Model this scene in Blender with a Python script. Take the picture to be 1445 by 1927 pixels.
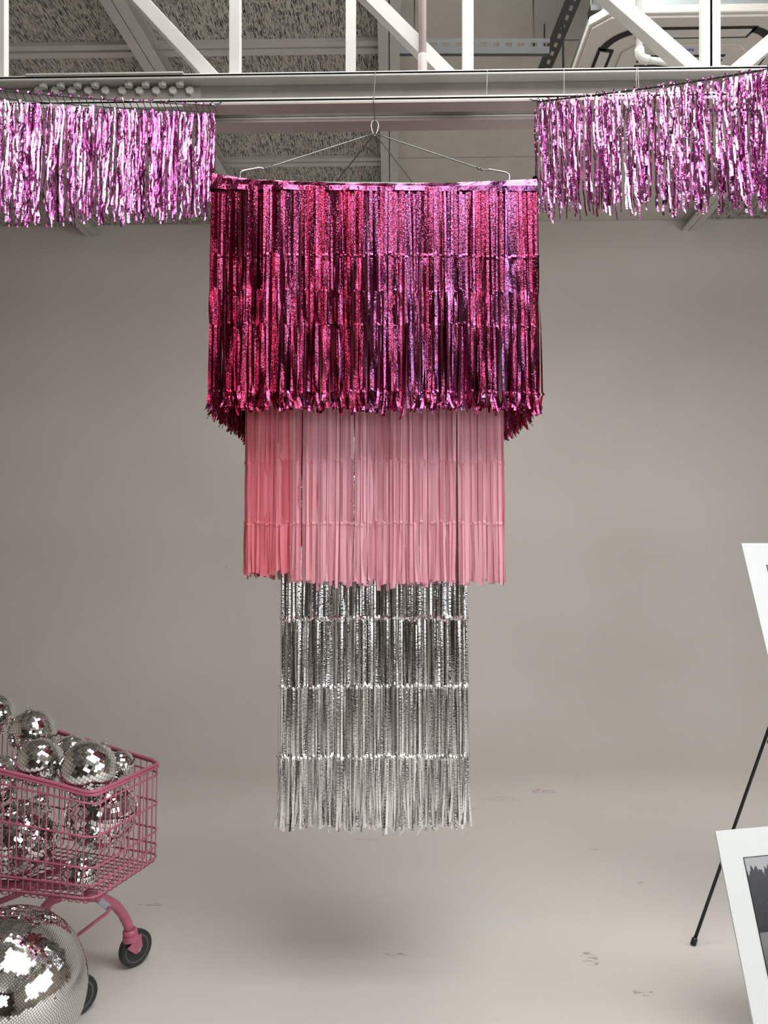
import bpy, math, random
from mathutils import Vector, Matrix, Euler
import numpy as np
PI = math.pi
R = random.Random(7)
for o in list(bpy.data.objects):
    bpy.data.objects.remove(o, do_unlink=True)
SC = bpy.context.scene
COL = SC.collection

# ------------------------------------------------------------------ camera
FPX = 1450.0
cam = bpy.data.cameras.new('camera')
camo = bpy.data.objects.new('camera', cam); COL.objects.link(camo)
camo.location = (0, 0, 1.45)
camo.rotation_euler = (PI/2 + math.atan(76.5/FPX), 0, math.radians(1.3))
cam.sensor_fit = 'HORIZONTAL'; cam.sensor_width = 36.0
cam.lens = 36.0*FPX/1445.0
cam.clip_start = 0.05
SC.camera = camo
CM = camo.rotation_euler.to_matrix(); CL = Vector(camo.location)
def at(px, py, Y):
    """point of the photograph's ray at world depth Y"""
    d = CM @ Vector(((px-722.5)/FPX, -(py-963.5)/FPX, -1.0))
    return CL + d*(Y/d.y)
def on_floor(px, py):
    d = CM @ Vector(((px-722.5)/FPX, -(py-963.5)/FPX, -1.0))
    return CL + d*(-CL.z/d.z)

# ------------------------------------------------------------------ world, lights, exposure
w = bpy.data.worlds.new('world'); SC.world = w; w.use_nodes = True
w.node_tree.nodes['Background'].inputs[0].default_value = (0.75, 0.85, 1.0, 1)
w.node_tree.nodes['Background'].inputs[1].default_value = 0.6
SC.view_settings.view_transform = 'Standard'
SC.view_settings.look = 'None'
SC.view_settings.exposure = -0.27
SC.view_settings.gamma = 1.0
SC.view_settings.use_curve_mapping = False
SC.cycles.max_bounces = 10
SC.cycles.diffuse_bounces = 5
SC.cycles.glossy_bounces = 6
SC.cycles.sample_clamp_indirect = 6.0
SC.cycles.caustics_reflective = False
def area(name, loc, rot, sx, sy, power, col=(1, 1, 1)):
    l = bpy.data.lights.new(name, 'AREA'); l.shape = 'RECTANGLE'
    l.size = sx; l.size_y = sy; l.energy = power; l.color = col
    o = bpy.data.objects.new(name, l); COL.objects.link(o)
    o.location = loc; o.rotation_euler = rot
    return o
# daylight through the big window behind the camera and the windows of the right wall
area('window_daylight', (1.9, -5.38, 2.65), (PI/2, 0, 0), 3.2, 2.4, 95, (1.0, 0.985, 0.96))
area('side_window_daylight', (4.88, 0.6, 2.3), (PI/2, 0, PI/2), 5.0, 2.2, 115, (0.985, 0.995, 1.0))
area('overhead_fill', (1.4, 0.7, 4.22), (0, 0, 0), 3.8, 2.2, 185, (1.0, 0.995, 0.98))  # unseen overhead light, added to brighten the floor near the camera
area('overhead_fill', (0.0, 2.75, 4.25), (0, 0, 0), 2.4, 0.9, 100, (1.0, 0.995, 0.98))  # second added overhead light, above the view, lifts far floor and lower wall

# ------------------------------------------------------------------ materials
MATS = {}
def principled(name, col=(0.8, 0.8, 0.8), rough=0.5, metal=0.0, **kw):
    if name in MATS: return MATS[name]
    m = bpy.data.materials.new(name); m.use_nodes = True
    b = m.node_tree.nodes['Principled BSDF']
    b.inputs['Base Color'].default_value = (*col, 1)
    b.inputs['Roughness'].default_value = rough
    b.inputs['Metallic'].default_value = metal
    for k, v in kw.items(): b.inputs[k.replace('_', ' ')].default_value = v
    MATS[name] = m
    return m
class NT:
    def __init__(s, m): s.t = m.node_tree; s.b = s.t.nodes['Principled BSDF']
    def n(s, typ, **kw):
        o = s.t.nodes.new(typ)
        for k, v in kw.items(): setattr(o, k, v)
        return o
    def l(s, a, b): s.t.links.new(a, b)
    def math(s, op, a, b=None, c=None):
        o = s.n('ShaderNodeMath', operation=op)
        for i, v in enumerate((a, b, c)):
            if v is None: continue
            if hasattr(v, 'links'): s.l(v, o.inputs[i])
            else: o.inputs[i].default_value = v
        return o.outputs[0]
    def ramp(s, f, stops, interp='LINEAR'):
        o = s.n('ShaderNodeValToRGB'); cr = o.color_ramp; cr.interpolation = interp
        while len(cr.elements) < len(stops): cr.elements.new(0.5)
        for e, (p, c) in zip(cr.elements, stops): e.position = p; e.color = (*c, 1)
        s.l(f, o.inputs[0]); return o.outputs[0]
    def mix(s, f, a, b, blend='MIX'):
        o = s.n('ShaderNodeMix', data_type='RGBA', blend_type=blend)
        for i, v in ((0, f), (6, a), (7, b)):
            if hasattr(v, 'links'): s.l(v, o.inputs[i])
            elif i: o.inputs[i].default_value = (*v, 1)
            else: o.inputs[i].default_value = v
        return o.outputs[2]
    def noise(s, vec, scale, detail=2, rough=0.5, dist=0.0):
        o = s.n('ShaderNodeTexNoise'); o.inputs['Scale'].default_value = scale
        o.inputs['Detail'].default_value = detail; o.inputs['Roughness'].default_value = rough
        o.inputs['Distortion'].default_value = dist
        if vec is not None: s.l(vec, o.inputs['Vector'])
        return o
    def mapping(s, vec, scale=(1, 1, 1), rot=(0, 0, 0), loc=(0, 0, 0)):
        o = s.n('ShaderNodeMapping'); o.inputs['Scale'].default_value = scale
        o.inputs['Rotation'].default_value = rot; o.inputs['Location'].default_value = loc
        s.l(vec, o.inputs['Vector']); return o.outputs[0]
    def bump(s, h, strength=0.3, dist=0.01):
        o = s.n('ShaderNodeBump'); o.inputs['Strength'].default_value = strength
        o.inputs['Distance'].default_value = dist; s.l(h, o.inputs['Height'])
        s.l(o.outputs[0], s.b.inputs['Normal']); return o
    def pos(s): return s.n('ShaderNodeNewGeometry').outputs['Position']
    def obj(s): return s.n('ShaderNodeTexCoord').outputs['Object']
    def uv(s): return s.n('ShaderNodeTexCoord').outputs['UV']
    def attr(s, name):
        o = s.n('ShaderNodeAttribute', attribute_name=name); return o.outputs['Fac']

# white studio paint with scuffs and a few pink smudges
def paint_floor():
    m = principled('cyclorama_paint', (0.67, 0.63, 0.585), 0.55)
    t = NT(m); p = t.pos()
    big = t.noise(p, 0.9, 3).outputs['Fac']
    base = t.ramp(big, [(0.3, (0.635, 0.60, 0.562)), (0.7, (0.68, 0.655, 0.62))])
    sc = t.noise(t.mapping(p, (9, 26, 9), (0, 0, 0.35)), 1.6, 4, 0.65).outputs['Fac']
    sp = t.ramp(sc, [(0.71, (0, 0, 0)), (0.76, (1, 1, 1))])
    base = t.mix(t.math('MULTIPLY', sp, 0.35), base, (0.33, 0.29, 0.27))
    for (px, py, rx, ry, col, k) in ((1022, 1489, .075, .05, (0.50, 0.20, 0.27), .8), (885, 1523, .03, .02, (0.45, 0.12, 0.24), .9),
                                     (940, 1504, .12, .05, (0.52, 0.33, 0.34), .5), (1205, 1662, .02, .012, (0.55, 0.2, 0.25), .9),
                                     (1110, 1805, .03, .05, (0.3, 0.28, 0.26), .8), (1210, 1868, .035, .02, (0.3, 0.28, 0.26), .8),
                                     (748, 1796, .05, .012, (0.3, 0.28, 0.26), .8), (285, 1702, .06, .012, (0.3, 0.28, 0.26), .8),
                                     (1118, 1598, .04, .012, (0.35, 0.32, 0.3), .8), (690, 1580, .07, .02, (0.4, 0.36, 0.34), .6)):
        c = on_floor(px, py)
        d = t.n('ShaderNodeVectorMath', operation='SUBTRACT'); t.l(p, d.inputs[0]); d.inputs[1].default_value = c
        mp = t.mapping(d.outputs[0], (1/rx, 1/ry, 0.2))
        ln = t.n('ShaderNodeVectorMath', operation='LENGTH'); t.l(mp, ln.inputs[0])
        nz = t.noise(t.mapping(p, (14, 40, 14)), 2.0, 4, 0.7).outputs['Fac']
        f = t.math('MULTIPLY', t.math('LESS_THAN', ln.outputs['Value'], 1.0), t.math('GREATER_THAN', nz, 0.53))
        base = t.mix(t.math('MULTIPLY', f, k), base, col)
    t.l(base, t.b.inputs['Base Color'])
    t.bump(t.noise(p, 60, 3).outputs['Fac'], 0.05, 0.004)
    return m
M_CYC = paint_floor()
def wood_wool():
    m = principled('wood_wool_board', (0.5, 0.48, 0.44), 0.85)
    t = NT(m); p = t.obj()
    acc = None
    for i in range(6):
        wv = t.noise(t.mapping(p, (75, 8, 8), (0, 0, 0.2+i*0.55), (i*3.1, i*1.7, i)), 1.0, 1.0, 0.5, 0.5).outputs['Fac']
        r = t.math('ABSOLUTE', t.math('SUBTRACT', wv, 0.5))
        acc = r if acc is None else t.math('MINIMUM', acc, r)
    fib = t.math('SUBTRACT', 1.0, t.math('MULTIPLY', acc, 22.0))
    dk = t.noise(p, 22, 2, 0.6).outputs['Fac']
    f = t.math('ADD', fib, t.math('MULTIPLY', dk, 0.5))
    c = t.ramp(f, [(0.55, (0.05, 0.045, 0.04)), (0.80, (0.50, 0.475, 0.43)), (1.0, (0.72, 0.69, 0.63))])
    t.l(c, t.b.inputs['Base Color'])
    t.bump(f, 0.6, 0.01)
    return m
M_WOOL = wood_wool()
def paint(name, col, rough=0.45, amt=0.06):
    m = principled(name, col, rough); t = NT(m); p = t.obj()
    n = t.noise(p, 6, 4, 0.6).outputs['Fac']
    a = tuple(c*(1-amt) for c in col); b = tuple(min(1, c*(1+amt)) for c in col)
    t.l(t.ramp(n, [(0.3, a), (0.7, b)]), t.b.inputs['Base Color'])
    t.bump(t.noise(p, 90, 2).outputs['Fac'], 0.04, 0.003)
    return m
M_WHITE = paint('white_steel_paint', (0.56, 0.548, 0.52), 0.42)
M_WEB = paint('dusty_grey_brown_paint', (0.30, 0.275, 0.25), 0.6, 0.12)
M_PLAIN = paint('plain_white_board', (0.60, 0.58, 0.53), 0.6)
M_UPPER = paint('upper_wall_paint', (0.56, 0.53, 0.48), 0.6)
M_PINKPIPE = paint('grey_pink_conduit', (0.56, 0.46, 0.45), 0.35)
M_PVC = principled('white_plastic', (0.78, 0.78, 0.76), 0.3)
M_AC = principled('warm_white_plastic', (0.60, 0.575, 0.53), 0.35)
M_ACMETAL = paint('galvanised_sheet', (0.36, 0.41, 0.42), 0.35); MATS['galvanised_sheet'].node_tree.nodes['Principled BSDF'].inputs['Metallic'].default_value = 0.2
M_GALV = paint('dull_galvanised', (0.09, 0.093, 0.093), 0.5); MATS['dull_galvanised'].node_tree.nodes['Principled BSDF'].inputs['Metallic'].default_value = 0.6
M_BLACK = principled('black_plastic', (0.012, 0.012, 0.013), 0.4)
M_DARK = principled('dark_gap', (0.02, 0.018, 0.016), 0.8)
M_STEEL = principled('bright_steel', (0.45, 0.45, 0.44), 0.32, 1.0)
M_WIRE = principled('steel_wire', (0.20, 0.20, 0.19), 0.5, 0.9)
M_CORD = principled('black_cord', (0.015, 0.013, 0.015), 0.7)
M_CART = paint('pink_powder_coat', (0.47, 0.125, 0.20), 0.32, 0.05)
M_TYRE = principled('black_rubber', (0.018, 0.02, 0.02), 0.5)
M_HUB = principled('grey_wheel_plastic', (0.09, 0.09, 0.09), 0.4)
M_MIRROR = principled('mirror_glass', (0.86, 0.87, 0.86), 0.03, 1.0)
M_GROUT = principled('grey_ball_core', (0.11, 0.11, 0.105), 0.6)
M_MAT = principled('white_mat_board', (0.70, 0.73, 0.74), 0.6)
M_BACKWALL = paint('dark_back_wall', (0.085, 0.062, 0.045), 0.6, 0.25)
M_REARFLOOR = paint('grey_concrete', (0.10, 0.085, 0.075), 0.5, 0.2)
M_SIDE = paint('side_wall_paint', (0.46, 0.40, 0.34), 0.6)

def foil(name, ca, cb, cc, rough, jitter, cell, crinkle, kink=(1.0, 1.0)):
    """metallised film: colour runs ca -> cb -> cc with the strip's own tint; film relief from the strip's own length/width coordinates"""
    m = principled(name, ca, rough, 1.0); t = NT(m)
    tint = t.attr('tint'); uv = t.uv()
    vor = t.n('ShaderNodeTexVoronoi'); vor.inputs['Scale'].default_value = 1.0/cell
    t.l(uv, vor.inputs['Vector'])
    sep = t.n('ShaderNodeSeparateColor'); t.l(vor.outputs['Color'], sep.inputs[0])
    f = t.math('ADD', tint, t.math('MULTIPLY', t.math('SUBTRACT', sep.outputs[0], 0.5), jitter[0]))
    t.l(t.ramp(f, [(0.05, ca), (0.5, cb), (0.95, cc)]), t.b.inputs['Base Color'])
    nz = t.noise(t.mapping(uv, (60*kink[0], 160*kink[1], 1)), 1.0, 3, 0.6, 0.6).outputs['Fac']
    bp = t.bump(nz, crinkle, 0.006)
    if jitter[1] > 0:
        sb = t.n('ShaderNodeVectorMath', operation='SUBTRACT'); t.l(vor.outputs['Color'], sb.inputs[0]); sb.inputs[1].default_value = (.5, .5, .5)
        sc = t.n('ShaderNodeVectorMath', operation='SCALE'); t.l(sb.outputs[0], sc.inputs[0]); sc.inputs['Scale'].default_value = jitter[1]
        ad = t.n('ShaderNodeVectorMath', operation='ADD'); t.l(bp.outputs[0], ad.inputs[0]); t.l(sc.outputs[0], ad.inputs[1])
        nm = t.n('ShaderNodeVectorMath', operation='NORMALIZE'); t.l(ad.outputs[0], nm.inputs[0])
        t.l(nm.outputs[0], t.b.inputs['Normal'])
    return m
M_HOLO = foil('holographic_pink_foil', (0.25, 0.006, 0.03), (0.49, 0.075, 0.185), (0.35, 0.16, 0.41), 0.15, (0.45, 0.20), 0.0022, 0.12)
M_SILVER = foil('silver_foil', (0.74, 0.74, 0.745), (0.82, 0.82, 0.82), (0.92, 0.92, 0.915), 0.04, (0.1, 0.0), 0.004, 0.15)
M_LILAC = foil('lilac_pink_foil', (0.46, 0.09, 0.32), (0.60, 0.22, 0.50), (0.74, 0.42, 0.68), 0.10, (0.2, 0.0), 0.004, 0.2)
def film():
    m = principled('satin_pink_film', (0.8, 0.35, 0.45), 0.38); t = NT(m)
    tint = t.attr('tint')
    t.l(t.ramp(tint, [(0.0, (0.85, 0.21, 0.27)), (0.3, (0.90, 0.28, 0.34)), (0.45, (0.86, 0.40, 0.49)), (1.0, (0.95, 0.53, 0.62))]), t.b.inputs['Base Color'])
    t.b.inputs['Specular IOR Level'].default_value = 0.45
    tr = t.n('ShaderNodeBsdfTranslucent'); t.l(t.ramp(tint, [(0, (0.85, 0.18, 0.24)), (1, (0.95, 0.46, 0.55))]), tr.inputs[0])
    mx = t.n('ShaderNodeMixShader'); mx.inputs[0].default_value = 0.25
    out = t.t.nodes['Material Output']
    t.l(t.b.outputs[0], mx.inputs[1]); t.l(tr.outputs[0], mx.inputs[2]); t.l(mx.outputs[0], out.inputs['Surface'])
    nz = t.noise(t.mapping(t.uv(), (60, 120, 1)), 1.0, 2, 0.5, 0.4).outputs['Fac']
    t.bump(nz, 0.15, 0.003)
    return m
M_FILM = film()

# ------------------------------------------------------------------ mesh helpers
class MB:
    """collects shapes into one mesh"""
    def __init__(s): s.v = []; s.f = []; s.uv = []; s.tint = []
    def box(s, c, size, rot=None):
        i = len(s.v); hx, hy, hz = (k/2 for k in size)
        for x in (-hx, hx):
            for y in (-hy, hy):
                for z in (-hz, hz):
                    p = Vector((x, y, z))
                    if rot is not None: p = rot @ p
                    s.v.append(tuple(p+Vector(c)))
        for q in ((0, 1, 3, 2), (4, 6, 7, 5), (0, 4, 5, 1), (2, 3, 7, 6), (0, 2, 6, 4), (1, 5, 7, 3)):
            s.f.append(tuple(i+k for k in q))
        return s
    def span(s, lo, hi):
        lo = Vector(lo); hi = Vector(hi)
        return s.box((lo+hi)/2, [abs(k) for k in (hi-lo)])
    def bar(s, a, b, wx, wy, up=(0, 0, 1)):
        """rectangular bar from a to b; wx along (dir x up), wy along the remaining axis"""
        a = Vector(a); b = Vector(b); d = b-a
        z = d.normalized(); x = z.cross(Vector(up))
        if x.length < 1e-4: x = Vector((1, 0, 0))
        x.normalize(); y = z.cross(x)
        return s.box((a+b)/2, (wx, wy, d.length), Matrix((x, y, z)).transposed())
    def tube(s, pts, r, seg=8, cap=True, radii=None):
        pts = [Vector(p) for p in pts]; i0 = len(s.v); n = len(pts)
        t0 = (pts[1]-pts[0]).normalized()
        up = Vector((0, 0, 1)) if abs(t0.z) < 0.9 else Vector((1, 0, 0))
        x = t0.cross(up).normalized()
        for k, p in enumerate(pts):
            t = (pts[min(k+1, n-1)]-pts[max(k-1, 0)])
            t = t.normalized() if t.length > 1e-9 else t0
            x = (x - t*x.dot(t)).normalized(); y = t.cross(x)
            rr = radii[k] if radii else r
            for j in range(seg):
                a = 2*PI*j/seg
                s.v.append(tuple(p + x*(rr*math.cos(a)) + y*(rr*math.sin(a))))
        for k in range(n-1):
            for j in range(seg):
                a = i0+k*seg+j; b = i0+k*seg+(j+1) % seg
                s.f.append((a, b, b+seg, a+seg))
        if cap:
            s.f.append(tuple(i0+j for j in reversed(range(seg))))
            s.f.append(tuple(i0+(n-1)*seg+j for j in range(seg)))
        return s
    def lathe(s, prof, c, axis=(0, 0, 1), seg=24):
        """prof: (radius, height) list, revolved about axis through c"""
        c = Vector(c); z = Vector(axis).normalized()
        x = z.orthogonal().normalized(); y = z.cross(x); i0 = len(s.v); n = len(prof)
        for (r, h) in prof:
            for j in range(seg):
                a = 2*PI*j/seg
                s.v.append(tuple(c + z*h + x*(r*math.cos(a)) + y*(r*math.sin(a))))
        for k in range(n-1):
            for j in range(seg):
                a = i0+k*seg+j; b = i0+k*seg+(j+1) % seg
                s.f.append((a, b, b+seg, a+seg))
        s.f.append(tuple(i0+j for j in reversed(range(seg))))
        s.f.append(tuple(i0+(n-1)*seg+j for j in range(seg)))
        return s
    def prism(s, poly, z0, z1, M=None):
        i0 = len(s.v); n = len(poly)
        for z in (z0, z1):
            for (x, y) in poly:
                p = Vector((x, y, z)); s.v.append(tuple(M @ p if M is not None else p))
        for j in range(n):
            s.f.append((i0+j, i0+(j+1) % n, i0+n+(j+1) % n, i0+n+j))
        s.f.append(tuple(i0+j for j in reversed(range(n)))); s.f.append(tuple(i0+n+j for j in range(n)))
        return s
    def ribbon(s, cl, wd, tint, yaws, u0=0.0, v0=0.0):
        """flat strip along centre line cl; wd width(s); yaws = angle of its width direction about the vertical"""
        i0 = len(s.v); n = len(cl); ln = 0.0
        for k in range(n):
            p = cl[k]; a = yaws[k]; h = wd/2
            dx = math.cos(a)*h; dy = math.sin(a)*h
            if k: ln += math.dist(cl[k], cl[k-1])
            s.v.append((p[0]-dx, p[1]-dy, p[2])); s.v.append((p[0]+dx, p[1]+dy, p[2]))
            s.uv += [(u0, v0+ln), (u0+wd, v0+ln)]; s.tint += [tint, tint]
        for k in range(n-1):
            a = i0+2*k; s.f.append((a, a+1, a+3, a+2))
        return s
    def mesh(s, name, mat, smooth=False, weld=True):
        me = bpy.data.meshes.new(name)
        me.from_pydata(s.v, [], s.f)
        if mat is not None: me.materials.append(mat)
        if s.uv:
            ul = me.uv_layers.new(name='UVMap')
            idx = np.empty(len(me.loops), dtype=np.int32); me.loops.foreach_get('vertex_index', idx)
            arr = np.array(s.uv, dtype=np.float32)[idx]; ul.data.foreach_set('uv', arr.ravel())
            at_ = me.attributes.new('tint', 'FLOAT', 'POINT'); at_.data.foreach_set('value', np.array(s.tint, dtype=np.float32))
        if smooth is True:
            me.polygons.foreach_set('use_smooth', np.ones(len(me.polygons), dtype=bool))
        elif smooth:
            me.polygons.foreach_set('use_smooth', np.ones(len(me.polygons), dtype=bool))
            me.set_sharp_from_angle(angle=smooth)
        me.update()
        return me
    def build(s, name, mat, parent=None, smooth=False, bevel=0, kind=None, label=None):
        o = bpy.data.objects.new(name, s.mesh(name, mat, smooth)); COL.objects.link(o)
        if parent is not None: o.parent = parent
        if bevel:
            b = o.modifiers.new('bevel', 'BEVEL'); b.width = bevel; b.segments = 2; b.limit_method = 'ANGLE'
        if kind: o['kind'] = kind
        if label: o['label'] = label
        return o
def tag(o, label=None, cat=None, group=None, kind=None):
    if label: o['label'] = label
    if cat: o['category'] = cat
    if group: o['group'] = group
    if kind: o['kind'] = kind
    return o
def thing(name, loc, label, cat, rz=0, group=None):
    o = bpy.data.objects.new(name, None); COL.objects.link(o)
    o.empty_display_size = 0.1
    o.location = loc; o.rotation_euler = (0, 0, rz)
    return tag(o, label, cat, group)
def struct(mb, name, mat, parent=None, **kw):
    o = mb.build(name, mat, parent, **kw)
    o['kind'] = 'structure'
    return o

# ------------------------------------------------------------------ room shell
XL, XR, YB, YW, ZC = -4.6, 5.0, -5.6, 6.6, 4.33
f = MB().span((XL, -0.35, -0.1), (XR, 5.2, 0)); struct(f, 'floor', M_CYC)
f = MB().span((XL, YB, -0.1), (XR, -0.35, 0)); struct(f, 'floor_rear', M_REARFLOOR)
# back wall of the cyclorama: floor sweeps up into the wall
prof = [(5.2, 0.0)]
rc = 1.4
for i in range(1, 25):
    a = i/24*PI/2
    prof.append((5.2+rc*math.sin(a), rc*(1-math.cos(a))))
prof.append((YW, ZC+0.1))
mb = MB()
pts = prof + [(YW+0.15, ZC+0.1), (YW+0.15, -0.1), (5.2, -0.1)]
for x in (XL, XR):
    for (y, z) in pts: mb.v.append((x, y, z))
n = len(pts)
for i in range(n): mb.f.append((i, (i+1) % n, n+(i+1) % n, n+i))
wb = struct(mb, 'wall_back', M_CYC, smooth=math.radians(30))
struct(MB().span((XL-0.15, YB, -0.1), (XL, YW+.15, ZC+.3)), 'wall_left', M_SIDE)
# right wall with a wide glazed opening  y -1.9..3.1, z 1.2..3.4
mb = MB()
mb.span((XR, YB, -0.1), (XR+.15, -1.9, ZC+.3)); mb.span((XR, 3.1, -0.1), (XR+.15, YW+.15, ZC+.3))
mb.span((XR, -1.9, -0.1), (XR+.15, 3.1, 1.2)); mb.span((XR, -1.9, 3.4), (XR+.15, 3.1, ZC+.3))
struct(mb, 'wall_right', M_SIDE)
mb = MB()
mb.span((XL-.15, YB-.15, -0.1), (0.3, YB, ZC+.3)); mb.span((3.5, YB-.15, -0.1), (XR+.15, YB, ZC+.3))
mb.span((0.3, YB-.15, -0.1), (3.5, YB, 1.6)); mb.span((0.3, YB-.15, 3.9), (3.5, YB, ZC+.3))
struct(mb, 'wall_front', M_BACKWALL)
def window(name, lo, hi, axis, nx, nz):
    t = MB(); lo = Vector(lo); hi = Vector(hi)
    th = 0.05
    def bars(k0, k1, z0, z1):
        if axis == 'x': t.span((k0, lo.y, z0), (k1, hi.y, z1))
        else: t.span((lo.x, k0, z0), (hi.x, k1, z1))
    a0, a1 = (lo.x, hi.x) if axis == 'x' else (lo.y, hi.y)
    for i in range(nx+1):
        c = a0+(a1-a0)*i/nx; bars(c-th/2, c+th/2, lo.z, hi.z)
    for i in range(nz+1):
        c = lo.z+(hi.z-lo.z)*i/nz; bars(a0, a1, c-th/2, c+th/2)
    return struct(t, name, M_WHITE)
window('window_1', (0.3, YB-.1, 1.6), (3.5, YB-.04, 3.9), 'x', 4, 3)
window('window_2', (XR+.04, -1.9, 1.2), (XR+.1, 3.1, 3.4), 'y', 4, 2)

# ceiling: slab, boards between battens, double-channel rafters
RX = [(-4.02, -4.02), (-2.72, -2.72), (-1.43, -1.35), (-0.066, -0.084), (2.49, 2.49), (3.79, 3.79)]
ceil = struct(MB().span((XL, YB, ZC+.06), (XR, YW+.15, ZC+.2)), 'ceiling', M_DARK)
YBAT = [YB, -4.0, -2.7, -1.4, -0.1, 1.2, 1.7, 2.95, 4.22, 5.50, YW]
bays = [(XL, -4.0, 'w'), (-4.0, -2.72, 'w'), (-2.72, -1.39, 'w'), (-1.39, -0.075, 'w'), (-0.075, 2.49, 'p'), (2.49, 3.8, 'w'), (3.8, XR, 'p')]
for (x0, x1, k) in bays:
    for j in range(len(YBAT)-1):
        y0, y1 = YBAT[j]+0.006, YBAT[j+1]-0.006
        o = MB().span((-(x1-x0)/2+.004, -(y1-y0)/2, -0.025), ((x1-x0)/2-.004, (y1-y0)/2, 0.03)).build('ceiling_board', M_WOOL if k == 'w' else M_PLAIN, ceil)
        o.location = ((x0+x1)/2, (y0+y1)/2, ZC+0.03)
        if k == 'w' and 0 < j:
            b = MB().span((-(x1-x0)/2, -0.05, -0.022), ((x1-x0)/2, -0.004, 0)).span((-(x1-x0)/2, 0.004, -0.03), ((x1-x0)/2, 0.05, 0)).build('batten', M_WHITE, ceil)
            b.location = ((x0+x1)/2, YBAT[j], ZC+0.005)
for (xa, xb) in RX:
    dx = (xb-xa)/1.25
    r = MB()
    def X(y): return xa+dx*(y-4.2)
    zb = 4.235
    for sgn in (-1, 1):
        a = (X(YB)+sgn*0.0325, YB, zb+.005); b = (X(YW)+sgn*0.0325, YW, zb+.005)
        r.bar(a, b, 0.059, 0.010)
        r.bar((a[0]-sgn*.024, a[1], zb+.053), (b[0]-sgn*.024, b[1], zb+.053), 0.008, 0.087)
        r.bar((a[0], a[1], zb+.092), (b[0], b[1], zb+.092), 0.059, 0.010)
    r.build('rafter', M_WHITE, ceil)

# ------------------------------------------------------------------ steel roof truss above the chandelier
YT = 2.62
tr = thing('roof_truss', (at(705, 133, YT).x, YT, 3.0), 'white painted steel roof truss with lattice bars and a bolted joint, spanning above the chandelier', 'truss')
tr.rotation_euler.z = 0.0
def tl(p): return Vector(p)-Vector(tr.location)
zt = at(705, 134, YT).z; zb = at(705, 183, YT).z
x0, x1 = XL-tr.location.x+.02, XR-tr.location.x-.02
zt -= 3.0; zb -= 3.0
def channel(y_lip, y_web, nm):
    m = MB(); th = 0.008
    s = 1 if y_web > y_lip else -1
    m.span((x0, y_lip, zt-.012), (x1, y_web, zt)); m.span((x0, y_lip, zb-.012), (x1, y_web, zb))
    m.span((x0, y_lip, zb-.018), (x1, y_lip+s*.01, zb+.004)); m.span((x0, y_lip, zt-.016), (x1, y_lip+s*.01, zt+.002))
    c_ = m.build(nm, M_WHITE, tr, bevel=0.003)
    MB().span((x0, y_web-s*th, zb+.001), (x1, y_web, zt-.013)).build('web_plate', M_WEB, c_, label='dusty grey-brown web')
    return c_
channel(0.0, 0.062, 'chord_channel')
channel(0.185, 0.115, 'chord_channel')
for ya, yb in ((0.001, 0.062), (0.115, 0.184)):
    MB().span((x0, ya, zb-.0195), (x1, yb, zb-.012)).build('flange_plate', M_PINKPIPE, tr, label='grey-pink underside of the beam')
# web members
def member(p0, p1, wd=0.055, dp=0.05, y=0.09, nm='lattice_bar'):
    a = tl(at(*p0, YT+y)); b = tl(at(*p1, YT+y)); a.y = b.y = y
    e = (a-b)
    a = b+e*((0.98-b.z)/e.z); b = b-e.normalized()*.075     # on up to the top chord, down between the channels
    m = MB(); m.bar(a, b, dp, wd, up=(0, 1, 0))
    return m.build(nm, M_WHITE, tr, bevel=0.002)
def sq(px0, px1, y=0.0885, w=0.034):
    return member(((px0+px1)/2, 0), ((px0+px1)/2, 140), w, 0.04, .0885)
sq(434, 452); sq(873, 887); sq(-6, 11)
sq(1322, 1334, .06, 0.026); sq(1337, 1349, .06, 0.026)
def box_diag(p0, p1, wd, dp, y=0.0885):
    return member(p0, p1, wd, .05, .0885)
box_diag((262, 0), (383, 130), 0.045, 0.05)
box_diag((698, 0), (828, 130), 0.047, 0.05)
box_diag((1150, 0), (1290, 122), 0.052, 0.055, .055)
box_diag((1545, 0), (1400, 122), 0.04, 0.04, .055)
MB().span((x0, 0.02, 0.96), (x1, 0.16, 1.08)).build('top_chord', M_WHITE, tr, bevel=.004)
# splice plates and bolts on the left
def splate(pa, pb, y, th):
    a = tl(at(*pa, YT)); b = tl(at(*pb, YT))
    return a, b
a = tl(at(32, 160, YT)); b = tl(at(371, 178, YT))
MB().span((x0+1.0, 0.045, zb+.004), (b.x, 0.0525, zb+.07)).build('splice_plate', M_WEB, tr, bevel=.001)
MB().span((tl(at(50, 140, YT)).x, -0.006, zt), (tl(at(345, 138, YT)).x, 0.06, zt+.006)).build('splice_plate', M_WHITE, tr, bevel=.001)
MB().span((tl(at(-60, 200, YT)).x, -0.002, zb-.026), (tl(at(345, 192, YT)).x, 0.058, zb-.018)).build('splice_plate', M_WHITE, tr, bevel=.001)
def hexbolt(c, axis, r=0.0145, h=0.012):
    m = MB().lathe([(r*.0, 0), (r, 0), (r, h*.8), (r*.86, h)], (0, 0, 0), axis, 6)
    o = m.build('bolt', M_WHITE, tr); o.location = c; return o
for k, px in enumerate((75, 108, 140, 173, 237, 269, 301, 334)):
    x = tl(at(px, 158, YT)).x
    hexbolt((x, 0.028, zt-.012), (0, 0, -1), 0.0155, 0.016)
    hexbolt((x, 0.028, zt+.006), (0, 0, 1), 0.0105, 0.012)
for px in (62, 94, 126, 157, 190, 222, 255, 287, 319, 351):
    hexbolt((tl(at(px, 176, YT)).x, 0.045, at(px, 171, YT+.04).z-3.0), (0, -1, 0), 0.0155, 0.012)
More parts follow.
